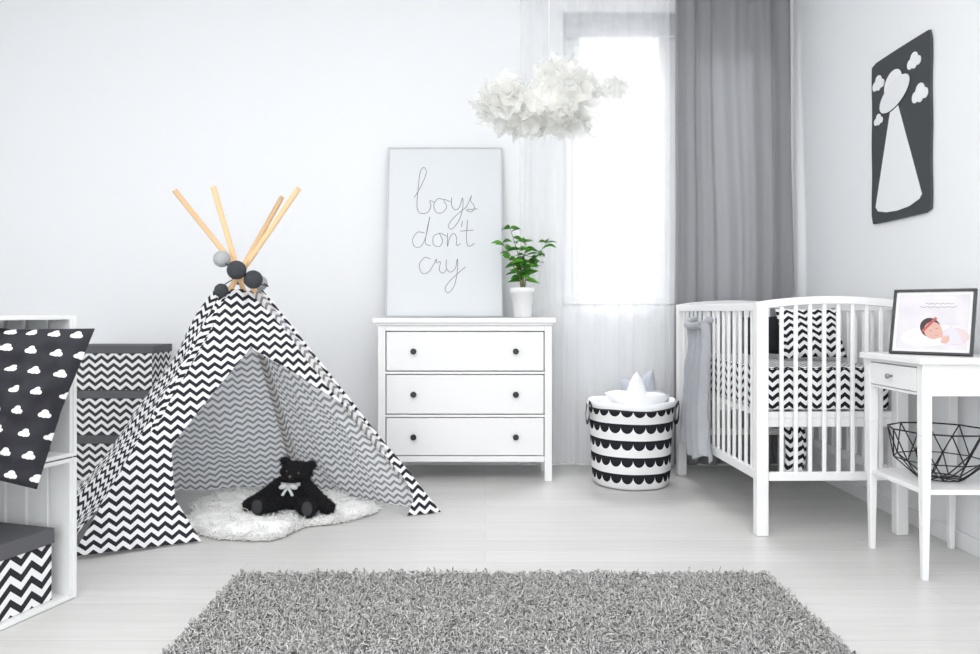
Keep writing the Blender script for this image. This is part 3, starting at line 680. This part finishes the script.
# ------------------------------------------------------------------ UFO poster on right wall
uf=empty('ufo_wall_picture',(XR-0.01,3.69,1.48))
MU=basis(Vector((XR-0.003,3.940,1.482)),Vector((0,-1,0)),Vector((0,0,1)),Vector((-1,0,0)))@Matrix.Diagonal((0.965,0.992,1,1))
M_char=mat('charcoal_board',(0.055,0.06,0.065),0.8); M_cut=mat('white_cutout',(0.88,0.89,0.90),0.7); M_pal=mat('saucer_white',(0.84,0.85,0.87),0.7)
Wp,Hp=0.537,0.843; out=[]
def edge(a,c,n,k):
    for i in range(n):
        t=i/n; p=Vector(a).lerp(Vector(c),t); d=(Vector(c)-Vector(a)).normalized(); nr=Vector((-d.y,d.x)); out.append(tuple(p+nr*(-0.0025*math.sin(pi*t*k))))
edge((0.012,0),(Wp-0.012,0),16,1); edge((Wp,0.012),(Wp,Hp-0.012),24,5); edge((Wp-0.012,Hp),(0.012,Hp),16,1); edge((0,Hp-0.012),(0,0.012),24,5)
b=MB(); b.prism(out,MU,0,0.012,M_char); b.obj('board',uf)
b=MB()
b.prism([(0.205,0.60),(0.045,0.085),(0.07,0.06),(0.15,0.045),(0.25,0.04),(0.36,0.047),(0.45,0.07),(0.47,0.09),(0.245,0.60)],MU,0.012,0.015,M_cut)
b.prism(circ(0.230,0.625,0.150,0.070,32,0.30),MU,0.0150,0.0155,M_char)
b.prism(circ(0.230,0.628,0.145,0.066,32,0.30),MU,0.0155,0.0175,M_pal)
b.prism(circ(0.220,0.680,0.090,0.070,28,0.30),MU,0.0150,0.0154,M_char)
b.prism(circ(0.218,0.682,0.085,0.066,28,0.30),MU,0.0154,0.0165,M_cut)
def cl(u,v,s):
    pts=[]
    for i in range(48):
        a=2*pi*i/48; best=0
        for cx_,cy_,r_ in ((-0.035,-0.005,0.024),(0.0,0.012,0.033),(0.035,-0.005,0.022),(0.0,-0.012,0.022)):
            d=Vector((math.cos(a),math.sin(a))); cc=Vector((cx_,cy_)); p=d.dot(cc); disc=p*p-cc.dot(cc)+r_*r_
            if disc>0: best=max(best,p+math.sqrt(disc))
        pts.append((u+s*best*math.cos(a),v+s*best*math.sin(a)))
    b.prism(pts,MU,0.012,0.015,M_cut)
cl(0.072,0.725,1.0); cl(0.405,0.735,1.0); cl(0.455,0.565,1.15); cl(0.072,0.535,0.75)
b.obj('cutouts',uf)
# ------------------------------------------------------------------ storage box stack
M_lid=mat('grey_box_lid',(0.10,0.10,0.11),0.7); M_cb=chevron('chevron_box',(0.03,0.03,0.035),(0.84,0.84,0.84),0.08,0.036,0.052,0.5)
M_cb2=chevron('chevron_small_box',(0.05,0.05,0.055),(0.82,0.82,0.82),0.075,0.030,0.046,0.5)
sx0,sx1,sy0,sy1=-2.52,-2.01,4.52,4.80
for i in range(3):
    e=empty('chevron_storage_box' if i==0 else 'chevron_storage_box.%03d'%i,((sx0+sx1)/2,(sy0+sy1)/2,0.273*i))
    z=0.273*i+0.001
    b=MB(); b.box(sx0+0.008,sx1-0.008,sy0+0.008,sy1-0.008,z,z+0.235,M_cb2); b.obj('box_body',e)
    b=MB(); b.box(sx0,sx1,sy0,sy1,z+0.222,z+0.270,M_lid); b.obj('lid',e,bevel=0.003)
# ------------------------------------------------------------------ crates
MC=basis(Vector((-1.458,2.67,0)),Vector((-0.287,-0.958,0)),Vector((-0.958,0.287,0)),Vector((0,0,1)))
def cbox(b,a0,a1,b0,b1,z0,z1,m): b.box(a0,a1,b0,b1,z0,z1,m,MC)
CL,CD=0.80,0.42
M_crate=mat('white_washed_crate',(0.80,0.81,0.81),0.6,bump=0.15,bscale=25)
for k in range(2):
    z=0.505*k+0.002; h=0.50
    e=empty('wooden_crate' if k==0 else 'wooden_crate.001',tuple(MC@Vector((CL/2,CD/2,z))))
    b=MB()
    for j in range(4):
        y0=0.0+j*(CD/4)+0.003; y1=(j+1)*CD/4-0.004
        cbox(b,0,CL,y0,y1,z,z+0.014,M_crate); cbox(b,0,CL,y0,y1,z+h-0.014,z+h,M_crate)
    for j in range(4):
        z0=z+0.016+j*(h-0.03)/4; cbox(b,0,CL,CD-0.014,CD,z0,z0+(h-0.03)/4-0.02,M_crate)
    for a0 in (0.014,CL-0.028):
        for j in range(4):
            y0=0.004+j*(CD-0.02)/4; cbox(b,a0,a0+0.014,y0,y0+(CD-0.02)/4-0.012,z+0.014,z+h-0.014,M_crate)
    for a0,a1 in ((0.0,0.014),(CL-0.014,CL)):
        cbox(b,a0,a1,0,0.06,z,z+h,M_crate); cbox(b,a0,a1,CD-0.06,CD,z,z+h,M_crate)
        cbox(b,a0,a1,0.06,CD-0.06,z,z+0.06,M_crate); cbox(b,a0,a1,0.06,CD-0.06,z+h-0.06,z+h,M_crate)
    b.obj('slats',e,bevel=0.002)
e=empty('chevron_keepsake_box',tuple(MC@Vector((0.3,0.2,0.02))))
b=MB(); cbox(b,0.08,0.50,0.03,0.36,0.018,0.235,M_cb); b.obj('box_body',e)
b=MB(); cbox(b,0.073,0.507,0.023,0.367,0.215,0.268,M_lid); b.obj('lid',e,bevel=0.003)
M_cp=cloudprint('cloud_print',(0.035,0.035,0.042),(0.86,0.86,0.86),0.066)
b=MB(); cushion(b,(-1.80,2.42,0.985),(-1.305,2.50,0.965),(-1.44,2.40,0.45),(-1.90,2.30,0.57),0.09,M_cp,40,0.05,0.045); b.obj('cloud_cushion',fixn=False)
# ------------------------------------------------------------------ lighting
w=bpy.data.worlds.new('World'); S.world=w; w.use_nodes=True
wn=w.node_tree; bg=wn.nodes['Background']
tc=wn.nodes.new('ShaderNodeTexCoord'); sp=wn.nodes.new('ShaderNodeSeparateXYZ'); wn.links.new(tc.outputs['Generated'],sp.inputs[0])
mr=wn.nodes.new('ShaderNodeMapRange'); mr.inputs['From Min'].default_value=-0.6; mr.inputs['From Max'].default_value=0.5; mr.inputs['To Min'].default_value=2.85; mr.inputs['To Max'].default_value=1.2  # world strengthened behind the camera as added fill through the open side
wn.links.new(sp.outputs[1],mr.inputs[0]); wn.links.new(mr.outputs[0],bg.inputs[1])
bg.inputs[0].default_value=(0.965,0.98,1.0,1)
def area(name,loc,target,sx,sy,e,col=(1,1,1)):
    L=bpy.data.lights.new(name,'AREA'); L.shape='RECTANGLE'; L.size=sx; L.size_y=sy; L.energy=e; L.color=col
    o=bpy.data.objects.new(name,L); o.location=loc; o.rotation_euler=(Vector(target)-Vector(loc)).to_track_quat('-Z','Y').to_euler(); COL.objects.link(o); return o
area('overhead_fill_light',(-0.6,1.6,3.1),(-0.7,2.2,0),3.4,2.4,84)  # added overhead fill, not a fixture of the room
area('window_daylight',(1.0,6.6,5.2),(0.6,4.2,1.2),3.0,2.2,650,(0.98,0.99,1))
# ------------------------------------------------------------------ camera
cd=bpy.data.cameras.new('camera'); cd.sensor_width=36; cd.lens=36*747/980; cd.shift_x=5/980; cd.shift_y=-15/980; cd.clip_start=0.05
co=bpy.data.objects.new('camera',cd); co.location=(0,0,1.02); co.rotation_euler=(pi/2,0,0); COL.objects.link(co); S.camera=co
S.view_settings.view_transform='Standard'
